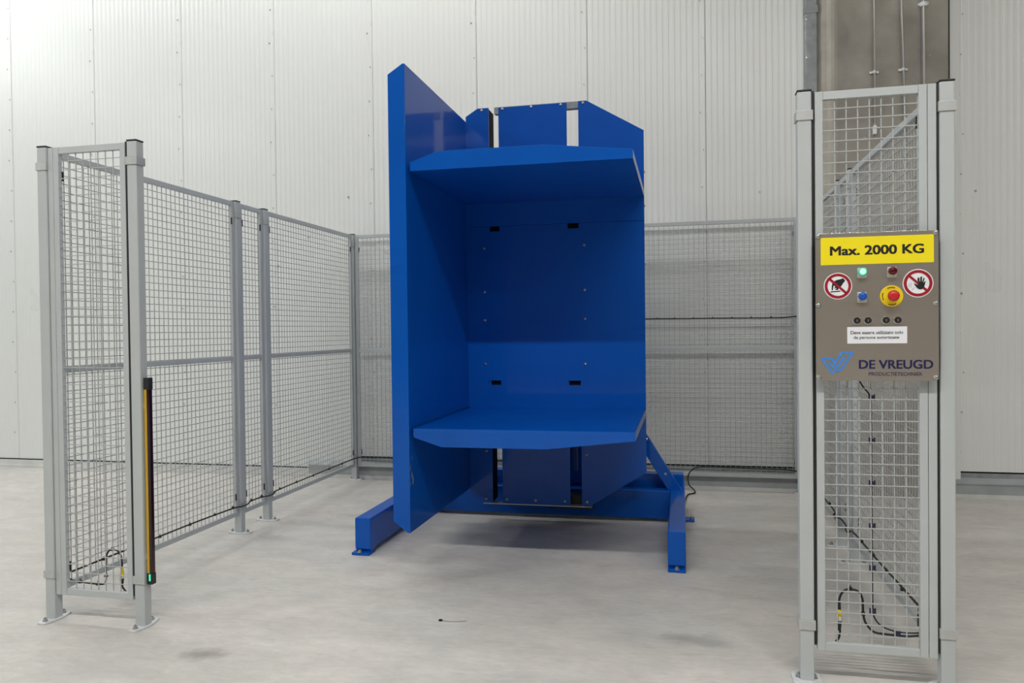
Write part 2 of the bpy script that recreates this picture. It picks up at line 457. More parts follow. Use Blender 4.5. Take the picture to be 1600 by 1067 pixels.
def fence_post(x, y, label, along='X', wid=0.038, hl=0.08):
    t = thing('fence_post', label, 'post', (x, y, 0), 'grey steel fence posts')
    MB().box(x - PW, x + PW, y - PW, y + PW, 0.006, H - 0.007).build('tube', FENCE, t, bevel=0.005)
    MB().box(x - PW - 0.0015, x + PW + 0.0015, y - PW - 0.0015, y + PW + 0.0015, H - 0.007, H).build('cap', BLACK, t, bevel=0.003)
    n = 5
    pts = []
    # lens shaped plate with blunt ends
    for i in range(n + 1):
        a = -1 + 2 * i / n
        pts.append((a * hl, -wid * (1 - 0.45 * a * a)))
    for i in range(n + 1):
        a = 1 - 2 * i / n
        pts.append((a * hl, wid * (1 - 0.45 * a * a)))
    poly = [(x + p, y + q) if along == 'X' else (x + q, y + p) for p, q in pts]
    MB().prism(poly, 'Z', 0.0, 0.009).build('foot_plate', ZINC, t, bevel=0.002)
    for sgn in (-1, 1):
        d = sgn * (hl - 0.024)
        inst('anchor_bolt', bolt_me, (x + (d if along == 'X' else 0), y + (0 if along == 'X' else d), 0.009), t)
    for zc in (2.105, 0.216):
        e = 0.0045
        m = MB().box(x - PW - e, x + PW + e, y - PW - e, y - PW, zc - 0.018, zc + 0.018)
        m.box(x - PW - e, x - PW, y - PW, y + PW + e, zc - 0.018, zc + 0.018)
        m.box(x + PW, x + PW + e, y - PW, y + PW + e, zc - 0.018, zc + 0.018)
        m.build('clip_band', CLIP, t, bevel=0.0012)
    return t
fence_post(XL1, YF, 'grey square fence post at the outer front corner of the left fence', 'Y', 0.036)
fence_post(XL2, YF, 'grey square fence post carrying the yellow light curtain', 'Y', 0.036)
fence_post(XL1, Y3, 'grey fence post in left fence, nearer of the close pair', 'X')
fence_post(XL1, Y4, 'grey fence post in left fence, farther of the close pair', 'X')
fence_post(XL1, YB, 'grey fence post in the back left corner by the wall', 'X', 0.036, 0.062)
fence_post(XR1, YF, 'tall grey fence post left of the stainless control panel', 'X', 0.075, 0.052)
fence_post(XR2, YF, 'tall grey fence post right of the stainless control panel', 'X', 0.075, 0.052)
fence_post(XR2, Y3, 'grey fence post behind right mesh, nearer of the close pair', 'X')
fence_post(XR2, Y4, 'grey fence post behind right mesh, farther of the close pair', 'X')
fence_post(XR2, YB, 'grey fence post in the back right corner near the column', 'X', 0.036, 0.062)
fence_post(-1.05, YB, 'grey fence post against the wall hidden behind the blue machine', 'X', 0.036, 0.062)

PZ0, PZ1, TW, WR = 0.121, 2.190, 0.030, 0.0018
def mesh_panel(label, axis, fixed, a0, a1, mid=True, filler=None, shade_strips=(), depth=0.012):
    """framed wire panel standing along X or Y at 'fixed' on the other axis"""
    cx = ((a0 + a1) / 2, fixed, PZ0) if axis == 'X' else (fixed, (a0 + a1) / 2, PZ0)
    t = thing('mesh_panel', label, 'fence panel', cx, 'wire mesh fence panels')
    def bx(m, p0, p1, q0, q1, zz0, zz1):
        if axis == 'X': m.box(p0, p1, fixed + q0, fixed + q1, zz0, zz1)
        else: m.box(fixed + q0, fixed + q1, p0, p1, zz0, zz1)
        return m
    b0, b1 = a0, a1
    if filler == 'lo':
        bx(MB(), a0, a0 + 0.027, -depth, depth, PZ0, PZ1).build('filler_strip', FENCE, t, bevel=0.002); b0 = a0 + 0.0285
    if filler == 'hi':
        bx(MB(), a1 - 0.029, a1, -depth, depth, PZ0, PZ1).build('filler_strip', FENCE, t, bevel=0.002); b1 = a1 - 0.0305
    for p in (b0, b1 - TW + 0.002):
        bx(MB(), p, p + TW - 0.002, -depth, depth, PZ0, PZ1).build('stile', FENCE, t, bevel=0.002)
    i0, i1 = b0 + TW - 0.002, b1 - TW + 0.002
    zs = [PZ0, PZ1 - TW] + ([1.146] if mid else [])
    for z in zs:
        hh = TW if z != 1.146 else 0.028
        bx(MB(), i0, i1, -depth + 0.002, depth - 0.001, z, z + hh).build('rail', FENCE, t, bevel=0.002)
    m = MB()
    k = 1; P = 0.0396
    nw = int((i1 - i0) / P); off = ((i1 - i0) - nw * P) / 2
    for k in range(nw + 1):
        p = i0 + off + k * P
        if p - i0 < 0.006 or i1 - p < 0.006: continue
        bx(m, p - WR, p + WR, -0.001, 0.0023, PZ0 + 0.015, PZ1 - 0.015)
    nz = int((PZ1 - PZ0 - 2 * TW) / P)
    for k in range(1, nz + 1):
        z = PZ1 - TW - k * P + 0.006
        if z < PZ0 + TW + 0.004: continue
        bx(m, i0 - 0.012, i1 + 0.012, -0.0046, -0.0013, z - WR, z + WR)
    m.build('wire_mesh', WIRE, t, kind='stuff')
    for p, q in shade_strips:
        bx(MB(), p, q, -0.011, depth + 0.004, PZ0 + 0.02, PZ1 + 0.004).build('gap_shade_strip', BLACK, t)  # black strip put in for the shade of the open post gap
    # black hook brackets holding the panel to its posts
    for p, zc in ((i0 + 0.001, 2.06), (i1 - 0.001, 2.06), (i0 + 0.001, 0.25), (i1 - 0.001, 0.25)):
        bx(MB(), p - 0.0025, p + 0.0025, depth - 0.004, depth + 0.004, zc - 0.022, zc + 0.022).build('bracket', BLACK, t)
    return t
g = 0.008
mesh_panel('narrow tall wire panel of left gateway, beside the light curtain post', 'X', YF - 0.005, XL1 + PW + 0.002, XL2 - PW - 0.015, mid=False, filler='lo', shade_strips=((XL2 - PW - 0.0145, XL2 - PW - 0.0005),))
mesh_panel('narrow tall wire panel of right gateway, behind the control panel', 'X', YF - 0.005, XR1 + PW + 0.012, XR2 - PW - 0.008, mid=False, filler='hi', shade_strips=((XR1 + PW + 0.0005, XR1 + PW + 0.010), (XR2 - PW - 0.0085, XR2 - PW - 0.0005)))
for X, sd in ((XL1, 'left'), (XR2, 'right')):
    mesh_panel('wide wire fence panel of %s fence, nearest the camera' % sd, 'Y', X, YF + PW + g, Y3 - PW - g)
    mesh_panel('slim wire fence panel of %s fence between two close posts' % sd, 'Y', X, Y3 + PW + g, Y4 - PW - g)
    mesh_panel('wide wire fence panel of %s fence, farthest back by the wall' % sd, 'Y', X, Y4 + PW + g, YB - PW - g)
mesh_panel('back wire fence panel left of the blue machine', 'X', YB, XL1 + PW + g, -1.05 - PW - g)
mesh_panel('back wire fence panel right of the blue machine', 'X', YB, -1.05 + PW + g, XR2 - PW - g)

# ------------------------------------------------------------------ the blue machine
mach = thing('pallet_inverter', 'large blue steel pallet inverter with two shelves and tall side wall', 'machine', (-0.95, 5.0, 0))
MX, MY0, MY1, MT, MBt = -1.440, 3.937, 5.131, 2.758, 0.237
screw_me = MB().lathe((0, 0, 0), [(0.0095, 0), (0.0095, -0.003), (0.006, -0.0065), (0.003, -0.0075)], 10).mesh('screw', STEEL, smooth=False)
# side wall: flat sheet, tapered front lip, back lip
sp = MB().box(MX - 0.006, MX, MY0 + 0.004, MY1 + 0.01, MBt, MT).build('side_wall', BLUE, mach, bevel=0.001)
lipoly = [(MX, MBt), (MX, MT), (MX - 0.012, MT), (MX - 0.096, 2.706), (MX - 0.096, 0.297), (MX - 0.012, MBt)]
MB().prism(lipoly, 'Y', MY0, MY0 + 0.006).build('front_lip', BLUE, sp, bevel=0.0015)
MB().box(MX - 0.096, MX - 0.090, MY0 + 0.006, MY0 + 0.04, 0.297, 2.706).build('return_lip', BLUE, sp)
MB().prism([(MX - 0.006, MT - 0.004), (MX - 0.09, 2.704), (MX - 0.09, 2.698), (MX - 0.006, MT - 0.010)], 'Y', MY0 + 0.006, MY1).build('top_fold', BLUE, sp)
MB().prism([(MX - 0.006, MBt + 0.004), (MX - 0.09, 0.299), (MX - 0.09, 0.305), (MX - 0.006, MBt + 0.010)], 'Y', MY0 + 0.006, MY1).build('bottom_fold', BLUE, sp)
for z in (0.9, 1.5, 2.1):
    MB().box(MX - 0.08, MX - 0.006, MY0 + 0.006, MY1, z - 0.003, z + 0.003).build('rib', BLUE, sp)

# back plates with the two slots between them
ZB, ZT = 0.142, 2.842
BP0, BP1 = 5.137, 5.147
plates = [
    [(-1.4395, 2.791), (-1.355, ZT), (-1.278, ZT), (-1.278, ZB), (-1.345, ZB), (-1.4395, 0.200)],
    [(-1.209, ZT - 0.004), (-0.742, ZT - 0.004), (-0.742, ZB), (-1.209, ZB)],
    [(-0.664, ZT), (-0.609, ZT), (-0.236, 2.622), (-0.236, 0.381), (-0.611, ZB), (-0.664, ZB)]]
pls = [MB().prism(pp, 'Y', BP0, BP1).build('back_plate', BLUE, mach, bevel=0.001) for pp in plates]
for i, xs in enumerate(((-1.325,), (-1.180, -0.980, -0.780), (-0.630,))):
    for x in xs:
        for z in (2.826, 0.170):
            inst('screw', screw_me, (x, BP0, z), pls[i])
inst('screw', screw_me, (-1.318, BP0, 0.50), pls[0]); inst('screw', screw_me, (-0.630, BP0, 0.49), pls[2])
for z in (2.35, 2.13, 1.75, 0.6):
    MB().cyl((-0.236, 5.142, z), (-0.229, 5.142, z), 0.008, n=8).build('side_screw', STEEL, pls[2])
# middle cover plate with notches for the carriage hooks
cov = [(-1.4395, 0.9475), (-1.299, 0.9475), (-1.299, 0.983), (-1.209, 0.983), (-1.209, 0.9475), (-0.750, 0.9475), (-0.750, 0.983), (-0.664, 0.983), (-0.664, 0.9475), (-0.237, 0.9475),
       (-0.237, 2.0312), (-0.668, 2.0312), (-0.668, 1.999), (-0.748, 1.999), (-0.748, 2.0312), (-1.210, 2.0312), (-1.210, 1.999), (-1.286, 1.999), (-1.286, 2.0312), (-1.4395, 2.0312)]
cp = MB().prism(cov, 'Y', 5.131, BP0).build('cover_plate', BLUE, mach)
for x in (-1.318, -0.632):
    for z in (1.886, 1.588, 1.395, 1.095):
        inst('screw', screw_me, (x, 5.131, z), cp)
# shelves
SY = 3.960
def shelf(z, sgn):
    """sgn +1: flat face below (upper shelf, lip goes up); -1: flat face above"""
    zz = lambda d: z + sgn * d
    a, b = sorted((zz(0), zz(0.006)))
    sh = MB().box(-1.424, -0.237, SY + 0.003, MY1, a, b).build('shelf', BLUE, mach, bevel=0.001)
    MB().prism([(-1.425, zz(0)), (-1.425, zz(0.048)), (-1.268, zz(0.098)), (-0.700, zz(0.098)), (-0.236, zz(0.047)), (-0.236, zz(0))], 'Y', SY, SY + 0.005).build('front_lip', BLUE, sh, bevel=0.0015)
    a, b = sorted((zz(0), zz(0.046)))
    MB().box(-0.241, -0.236, SY + 0.005, MY1 - 0.003, a, b).build('end_flange', BLUE, sh, bevel=0.001)
    MB().box(-1.425, -1.420, SY + 0.005, MY1 - 0.003, a, b).build('end_flange', BLUE, sh, bevel=0.001)
    # fixing flange along the back plate (towards the middle of the machine)
    a, b = sorted((zz(0), zz(-0.153)))
    MB().box(-1.4395, -0.237, 5.1280 if sgn > 0 else 5.1304, 5.137, a, b).build('back_flange', BLUE, sh)
    for x in (-1.15, -0.95, -0.55):
        a, b = sorted((zz(0.006), zz(0.05)))
        MB().box(x - 0.003, x + 0.003, SY + 0.005, MY1, a, b).build('rib', BLUE, sh)
shelf(2.187, +1)
shelf(0.800, -1)
# chipped paint near the front edge of the side wall
chip = MB()
for y, z, a, b_ in ((3.950, 0.590, .006, .022), (3.972, 0.545, .012, .020), (3.990, 0.515, .012, .028), (3.948, 0.500, .004, .014), (3.978, 0.640, .004, .014)):
    chip.prism([(y - a, z - b_ * 0.6), (y + a * 0.4, z - b_), (y + a, z), (y + a * 0.2, z + b_), (y - a * 0.8, z + b_ * 0.3)], 'X', MX - 0.001, MX + 0.0004)
chip.build('paint_chips', mat('bare_primer', (0.16, 0.20, 0.24), 0.6), sp, kind='stuff')
# frame behind the plates
MB().box(-1.240, -0.612, BP1, 5.195, 2.800, 2.844).build('top_bar', GALV, mach)
MB().box(-1.345, -0.60, BP1 - 0.012, 5.20, 0.135, 0.1415).build('bottom_bar', STEEL, mach)
for xa, xb in ((-1.352, -1.279), (-0.663, -0.612)):
    MB().box(xa, xb, BP1, 5.285, 0.15, 2.836).build('guide_rail', DARK, mach)  # near-black colour takes in the shade inside the rail
MB().box(-1.2785, -0.6635, 5.152, 5.160, 0.88, 2.10).build('dark_backing', DARK, mach)  # dark sheet added so the notches read as black shade
MB().box(-1.2, -0.66, 5.285, 5.30, 0.75, 2.05).build('turntable_plate', DRUM, mach)
MB().cyl((-0.93, 5.30, 1.45), (-0.93, 5.50, 1.45), 0.36, n=40).build('slewing_ring', DRUM, mach, bevel=0.004)
MB().box(-1.20, -0.66, 5.50, 5.82, 0.217, 1.90).build('column', BLUE, mach, bevel=0.006)
MB().box(-0.745, -0.715, 5.30, 5.33, 0.35, 0.78).build('cable_channel', DRUM, mach)
MB().box(-0.90, -0.60, 5.20, 5.30, 0.11, 0.20).build('stop_block', BLACK, mach)
# base frame
bl0, bl1, br0, br1, BH = -1.917, -1.819, -0.087, 0.010, 0.217
def beam(x0, x1, y0, y1, za, zb, nm='base_beam'):
    return MB().box(x0, x1, y0, y1, za, zb).build(nm, BLUE, mach, bevel=0.007, segs=3)
fb_me = MB().cyl((0, 0, 0), (0, 0, 0.005), 0.015, n=12).lathe((0, 0, 0), [(0.001, 0)], 3).cyl((0, 0, 0.005), (0, 0, 0.016), 0.010, n=6).mesh('anchor_bolt', STEEL)
for x0, x1, dx in ((bl0, bl1, 0.014), (br0, br1, 0.0)):
    b = beam(x0, x1, 4.285, 5.80, 0.030, BH)
    MB().box(x0 - dx, x1, 4.262, 4.36, 0, 0.016).build('foot_plate', BLUE, b, bevel=0.005)
    MB().box(x0 + 0.004, x1 - 0.004, 4.30, 4.36, 0.016, 0.032).build('foot_block', BLUE, b)
    MB().box(x0 + 0.004, x1 - 0.004, 5.60, 5.75, 0.0, 0.032).build('foot_block', BLUE, b)
    inst('anchor_bolt', fb_me, ((x0 + x1) / 2 - dx, 4.273, 0.016), b)
MB().box(br1 - 0.01, 0.072, 5.40, 5.50, 0, 0.014).build('foot_plate', BLUE, mach, bevel=0.003)
inst('anchor_bolt', bolt_me, (0.050, 5.44, 0.014), mach)
beam(bl1, br0, 5.365, 5.470, 0.022, BH - 0.002, 'cross_beam')
beam(bl0, 0.002, 5.550, 5.660, 0.120, 0.297, 'rear_beam')
for sgn in (1, -1):
    X = lambda x: x if sgn == 1 else 2 * -0.9535 - x
    poly = [(X(-0.099), 0.205), (X(-0.006), 0.205), (X(-0.630), 1.215), (X(-0.630), 1.060)]
    bs = MB().prism(poly, 'Y', 5.405, 5.455).build('brace', BLUE, mach, bevel=0.004)
    MB().cyl((X(-0.120), 5.405, 0.326), (X(-0.120), 5.398, 0.326), 0.009, n=10).build('bolt', STEEL, bs)
    MB().box(*sorted((X(-0.60), X(-0.72))), 5.40, 5.51, 1.0, 1.24).build('brace_bracket', BLUE, mach)

# ------------------------------------------------------------------ light curtain on the left gateway post
lx = XL2 + PW + 0.006
lc = thing('light_curtain', 'slim yellow and black light curtain bar fixed to the left gateway post', 'sensor', (lx + 0.015, 3.05, 0.195))
MB().box(lx, lx + 0.013, 3.042, 3.066, 0.245, 1.077).build('yellow_housing', MUSTARD, lc, bevel=0.002)
MB().box(lx + 0.013, lx + 0.027, 3.043, 3.065, 0.245, 1.077).build('sensor_window', LENS, lc, bevel=0.002)
MB().box(lx, lx + 0.028, 3.040, 3.068, 1.077, 1.130).build('end_cap', BLACK, lc, bevel=0.002)
MB().box(lx, lx + 0.028, 3.040, 3.068, 0.195, 0.245).build('end_cap', BLACK, lc, bevel=0.002)
MB().box(lx + 0.012, lx + 0.020, 3.0385, 3.041, 0.212, 0.242).build('status_light', GREENLED, lc, label='lit green status light')
for z in (0.32, 1.0):
    MB().box(lx - 0.0045, lx + 0.001, 3.046, 3.062, z - 0.012, z + 0.012).build('bracket', ZINC, lc)

# ------------------------------------------------------------------ control panel on the right gateway
PY = 3.000                      # front face of the plate
ctl = thing('control_panel', 'stainless control panel with yellow load label, buttons and signs', 'control panel', (0.682, PY, 1.129))
PXA, PXB, PZA, PZB = 0.477, 0.888, 1.129, 1.664
def rrect(xa, xb, za, zb, r, n=4):
    out = []
    for cx, cz, a0 in ((xb - r, zb - r, 0), (xa + r, zb - r, 90), (xa + r, za + r, 180), (xb - r, za + r, 270)):
        for i in range(n + 1):
            a = math.radians(a0 + 90 * i / n)
            out.append((cx + r * math.cos(a), cz + r * math.sin(a)))
    return out
MB().prism(rrect(PXA, PXB, PZA, PZB, 0.012), 'Y', PY, PY + 0.004).build('plate', BRUSHED, ctl, bevel=0.0008)
MB().box(PXA + 0.03, PXB - 0.03, PY + 0.004, 3.036, PZA + 0.02, PZB - 0.02).build('rear_box', GALV, ctl)
for x in (PXA + 0.009, PXB - 0.010):
    for z in (PZA + 0.012, 1.404, PZB - 0.010):
        inst('screw', screw_me, (x, PY, z), ctl)
def flat(name, poly, m, parent, lvl, label=None):
    return MB().prism(poly, 'Y', PY - 0.0004 * lvl - 0.0006, PY - 0.0004 * (lvl - 1) - 0.0006 + 0.0002).build(name, m, parent, label=label)
def circ(cx, cz, r, n=48):
    return [(cx + r * math.cos(2 * math.pi * i / n), cz + r * math.sin(2 * math.pi * i / n)) for i in range(n)]
def text(s, x0, x1, z0, z1, m, parent, lvl, bold=0.0, name='lettering'):
    """flat lettering fitted to a box; bold thickens the strokes (metres) by laying shifted copies over each other"""
    cu = bpy.data.curves.new('t', 'FONT'); cu.body = s; cu.size = 1.0; cu.resolution_u = 4
    o = bpy.data.objects.new('t', cu); col.objects.link(o)
    dg = bpy.context.evaluated_depsgraph_get()
    src = bpy.data.meshes.new_from_object(o.evaluated_get(dg))
    bpy.data.objects.remove(o); bpy.data.curves.remove(cu)
    xs = [v.co.x for v in src.vertices]; ys = [v.co.y for v in src.vertices]
    ax, bx_, ay, by_ = min(xs), max(xs), min(ys), max(ys)
    org = wloc(parent); y = PY - 0.0004 * lvl - 0.0007
    x0 += bold; x1 -= bold; z0 += bold * 0.5; z1 -= bold * 0.5
    V = []; F = []
    shifts = [(0, 0)] if not bold else [(-1, -.5), (-1, .5), (0, -.5), (0, .5), (1, -.5), (1, .5)]
    for k, (dx, dz) in enumerate(shifts):
        b = len(V)
        for v in src.vertices:
            V.append((x0 + (v.co.x - ax) / (bx_ - ax) * (x1 - x0) + dx * bold - org.x, y - 0.00003 * k - org.y,
                      z0 + (v.co.y - ay) / (by_ - ay) * (z1 - z0) + dz * bold - org.z))
        F += [tuple(b + i for i in reversed(p.vertices)) for p in src.polygons]
    bpy.data.meshes.remove(src)
    me = bpy.data.meshes.new(name); me.from_pydata(V, [], F); me.materials.append(m)
    ob = bpy.data.objects.new(name, me); ob.parent = parent; col.objects.link(ob)
    return ob
yl = flat('load_label', [(0.495, 1.549), (0.872, 1.549), (0.872, 1.648), (0.495, 1.648)], YELLOW, ctl, 1, 'yellow label with black load limit lettering')
text('Max. 2000 KG', 0.5265, 0.840, 1.5825, 1.6165, INK, yl, 2, bold=0.0017)
# prohibition signs
def sign(cx, cz, R, hand, label, extra=None):
    d = flat('warning_sign', circ(cx, cz, R), WHITE, ctl, 1, label)
    n = 48; ro, ri = R * 0.93, R * 0.735
    m = MB()
    yA, yB = PY - 0.0022, PY - 0.0018
    for i in range(n):
        a, b_ = 2 * math.pi * i / n, 2 * math.pi * (i + 1) / n
        q = [(cx + ro * math.cos(a), cz + ro * math.sin(a)), (cx + ro * math.cos(b_), cz + ro * math.sin(b_)),
             (cx + ri * math.cos(b_), cz + ri * math.sin(b_)), (cx + ri * math.cos(a), cz + ri * math.sin(a))]
        m.prism(q, 'Y', yA, yB)
    m.build('red_ring', RED, d)
    def bar(lv):
        dx, dz = ri * 0.78, ri * 0.72; nx, nz = 0.68, 0.735; hw = R * 0.085
        flat('red_bar', [(cx - dx + nx * hw, cz + dz + nz * hw), (cx - dx - nx * hw, cz + dz - nz * hw), (cx + dx - nx * hw, cz - dz - nz * hw), (cx + dx + nx * hw, cz - dz + nz * hw)], RED, d, lv)
    return d, bar
def local(pts, ox, oy, sc, cx, cz):
    return [(cx + (x - ox) * sc, cz - (y - oy) * sc) for x, y in pts]
kx = 0.00212
# left sign: hand pressing on a surface
d, bar = sign(0.553, 1.472, 0.0485, None, 'round sign with red slash over a pressing hand')
sc = 0.0485 / 450
hand1 = [(385, 700), (388, 560), (410, 460), (480, 390), (560, 350), (660, 330), (735, 300), (800, 350), (810, 390), (740, 480), (690, 570), (610, 620), (590, 690), (490, 690), (540, 640), (530, 610), (490, 650), (470, 640), (500, 570), (455, 535), (435, 590), (425, 700)]
flat('hand_mark', local(hand1, 583, 560, sc, 0.553, 1.472), INK, d, 2)
flat('surface_mark', local([(345, 770), (350, 735), (655, 715), (665, 750)], 583, 560, sc, 0.553, 1.472), INK, d, 2)
bar(4)
d, bar = sign(0.820, 1.476, 0.0505, None, 'round sign with red slash behind an open hand')
bar(3)
sc = 0.0505 / 465
hand2 = [(410, 545), (440, 548), (540, 600), (545, 520), (522, 400), (530, 365), (560, 350), (580, 370), (588, 490), (605, 490), (612, 350), (625, 325), (660, 325), (655, 490), (672, 480), (700, 385), (720, 365), (738, 385), (695, 520), (708, 530), (745, 470), (765, 485), (740, 600), (725, 660), (690, 715), (640, 745), (570, 740), (515, 700), (470, 640)]
flat('hand_mark', local(hand2, 540, 540, sc, 0.820, 1.476), INK, d, 4)
flat('pointer_mark', local([(350, 755), (375, 770), (450, 680), (435, 665)], 540, 540, sc, 0.820, 1.476), GREYINK, d, 2)
mm = MB()
for r0, r1, a0, a1 in ((72, 58, 60, 290), (34, 22, 0, 330)):
    for i in range(14):
        a, b_ = math.radians(a0 + (a1 - a0) * i / 14), math.radians(a0 + (a1 - a0) * (i + 1) / 14)
        q = [(325 + r * math.cos(t), 600 - r * math.sin(t)) for r, t in ((r0, a), (r0, b_), (r1, b_), (r1, a))]
        mm.prism(local(q, 540, 540, sc, 0.820, 1.476), 'Y', PY - 0.0014, PY - 0.0010)
mm.build('head_mark', GREYINK, d)
# push buttons and lamps on square bezels
def button(nm, cx, cz, mlens, label, core=None, r=0.0145, proud=0.016):
    b = MB().prism(rrect(cx - 0.0155, cx + 0.0155, cz - 0.0215, cz + 0.0155, 0.003), 'Y', PY - 0.006, PY).build(nm, BEZEL, ctl, bevel=0.0012, label=label)
    MB().lathe((cx, PY - 0.006, cz), [(0.0150, 0), (0.0150, -0.004), (0.0135, -0.006), (0.0130, -0.006)], 24).build('collar', CHROME, b)
    MB().lathe((cx, PY - 0.010, cz + 0.001), [(r, 0.004), (r, -proud * 0.6), (r * 0.85, -proud * 0.85), (r * 0.5, -proud), (r * 0.1, -proud * 1.02)], 24).build('lens', mlens, b, smooth=True)
    if core:
        MB().lathe((cx - 0.001, PY - 0.010 - proud, cz + 0.001), [(r * 0.74, 0.004), (r * 0.70, -0.001), (r * 0.3, -0.003)], 20).build('glow', core, b, smooth=True)
    return b
button('pilot_lamp', 0.634, 1.520, GREEN, 'lit green pilot lamp', core=GREENC)
button('pilot_lamp', 0.734, 1.520, DKRED, 'unlit dark red pilot lamp')
button('push_button', 0.634, 1.432, BTNBLUE, 'blue push button')
es = MB().lathe((0.733, PY, 1.432), [(0.0385, 0), (0.0385, -0.002), (0.0365, -0.004), (0.002, -0.004)], 48).build('emergency_stop', YPLAST, ctl, label='yellow disc with red mushroom button')
MB().lathe((0.733, PY - 0.004, 1.432), [(0.013, 0), (0.013, -0.018), (0.019, -0.020), (0.0195, -0.030), (0.016, -0.036), (0.008, -0.0385), (0.001, -0.039)], 32).build('mushroom_button', REDBTN, es, smooth=True)
for a0, n in ((70, 5), (160, 5), (250, 5)):
    m = MB()
    for i in range(n):
        a = math.radians(a0 + i * 10); a2 = math.radians(a0 + i * 10 + 7)
        m.prism([(0.733 + r * math.cos(t), 1.432 + r * math.sin(t)) for r, t in ((0.029, a), (0.029, a2), (0.033, a2), (0.033, a))], 'Y', PY - 0.0045, PY - 0.0038)
    m.build('disc_print', INK, es)
for x in (0.616, 0.653, 0.713, 0.752):
    k = MB().lathe((x, PY, 1.346), [(0.0142, 0), (0.0142, -0.005), (0.0125, -0.007), (0.0118, -0.007)], 24).build('key_switch', CHROME, ctl)
    MB().lathe((x, PY - 0.006, 1.346), [(0.0116, 0), (0.0116, -0.004), (0.002, -0.004)], 24).build('barrel', BLACK, k)
    MB().box(x - 0.0015, x + 0.0015, PY - 0.0115, PY - 0.009, 1.341, 1.350).build('key_slot', CHROME, k)
wl = flat('user_label', [(0.584, 1.263), (0.784, 1.263), (0.784, 1.323), (0.584, 1.323)], WHITE, ctl, 1, 'white label with two lines of small black text')
text('Deve essere utilizzato solo', 0.5955, 0.7705, 1.2965, 1.3085, INK, wl, 2, bold=0.0002)
text('da persone autorizzate', 0.6055, 0.7575, 1.2765, 1.2900, INK, wl, 2, bold=0.0002)
# maker's mark
def strokes(paths, hw, name, m, lvl):
    b = MB(); lay = 0
    for path in paths:
        for i in range(len(path) - 1):
            p, q = Vector(path[i]), Vector(path[i + 1]); dd = (q - p).normalized(); nn = Vector((-dd.y, dd.x)) * hw
            p = p - dd * hw * 0.5; q = q + dd * hw * 0.5
            b.prism([tuple(p + nn), tuple(p - nn), tuple(q - nn), tuple(q + nn)], 'Y', PY - 0.0008 - 0.00006 * lay, PY - 0.0003); lay += 1
    return b.build(name, m, ctl, label='light blue outlined double check emblem')
ls = 0.1135 / 1100
L = lambda pts: [(0.492 + (x - 75) * ls, 1.2355 - (y - 140) * ls * 1.02) for x, y in pts]
strokes([L([(125, 400), (465, 905), (875, 335)]), L([(115, 400), (460, 400), (550, 560)]), L([(375, 545), (478, 680), (785, 185), (1145, 185), (730, 812), (610, 812)])], 40 * ls, 'emblem', LOGOBLUE, 1)
text('DE VREUGD', 0.623, 0.869, 1.1715, 1.2035, DKBLUE, ctl, 1, bold=0.0012)
text('PRODUCTIETECHNIEK', 0.656, 0.834, 1.1465, 1.1595, DKBLUE, ctl, 1)

# ------------------------------------------------------------------ small debris on the floor
db = thing('debris', 'tiny dark scrap with a pale stalk lying on the bare floor', 'debris', (-1.05, 3.362, 0))
DBX, DBY = -1.090, 3.362
MB().prism([(DBX - 0.010, DBY), (DBX - 0.004, DBY - 0.008), (DBX + 0.008, DBY - 0.004), (DBX + 0.009, DBY + 0.006), (DBX - 0.003, DBY + 0.009)], 'Z', 0, 0.006).build('scrap', BLACK, db)
MB().tube([(DBX + 0.006, DBY, 0.004), (DBX + 0.05, DBY - 0.004, 0.003), (DBX + 0.12, DBY + 0.016, 0.003)], 0.0022, n=5).build('stalk', BEIGE, db)

# ------------------------------------------------------------------ cables
tie_me = MB().box(-0.006, 0.006, -0.006, 0.006, -0.006, 0.006).box(-0.0015, 0.0015, -0.0025, 0.0025, 0.004, 0.014).mesh('cable_tie', BLACK)
navy_me = MB().box(-0.008, 0.008, -0.007, 0.007, -0.006, 0.006).box(-0.011, -0.007, -0.003, 0.003, -0.012, 0.010).box(0.007, 0.011, -0.003, 0.003, -0.012, 0.010).mesh('cable_tie', NAVYTIE)
def cable(label, pts, r=0.0045, ties=(), tm=None, sub=6):
    t = thing('cable', label, 'cable', pts[0], 'black cables tied to the fence')
    MB().tube(pts, r, sub=sub).build('sheath', RUBBER, t, smooth=True)
    for p in ties:
        inst('cable_tie', tm or tie_me, p, t)
    return t
xi = XL1 + 0.020
ties = [(xi, y, 0.194) for y in (3.35, 3.78, 4.05, 4.30, 4.50, 4.72, 4.85, 5.10, 5.35, 5.62, 5.90, 6.15)] + [(x, YB - 0.020, 0.204) for x in (-2.70, -2.52, -2.2, -1.9)]
cable('black cable tied along the foot of the left fence', [(xi, 3.10, 0.196), (xi, 3.6, 0.196), (xi, 4.1, 0.196), (xi, 4.50, 0.188), (XL1 + 0.036, 4.575, 0.184), (XL1 + 0.036, 4.645, 0.184), (xi, 4.72, 0.190), (xi, 4.86, 0.186), (XL1 + 0.036, 4.925, 0.182), (XL1 + 0.036, 4.995, 0.186), (xi, 5.08, 0.192), (xi, 5.7, 0.196), (xi, 6.25, 0.200), (XL1 + 0.040, 6.40, 0.204), (-2.80, YB - 0.022, 0.206), (-2.4, YB - 0.020, 0.205), (-1.9, YB - 0.020, 0.205), (-1.3, YB - 0.020, 0.205)], 0.0048, ties)
xo = XR2 - 0.022
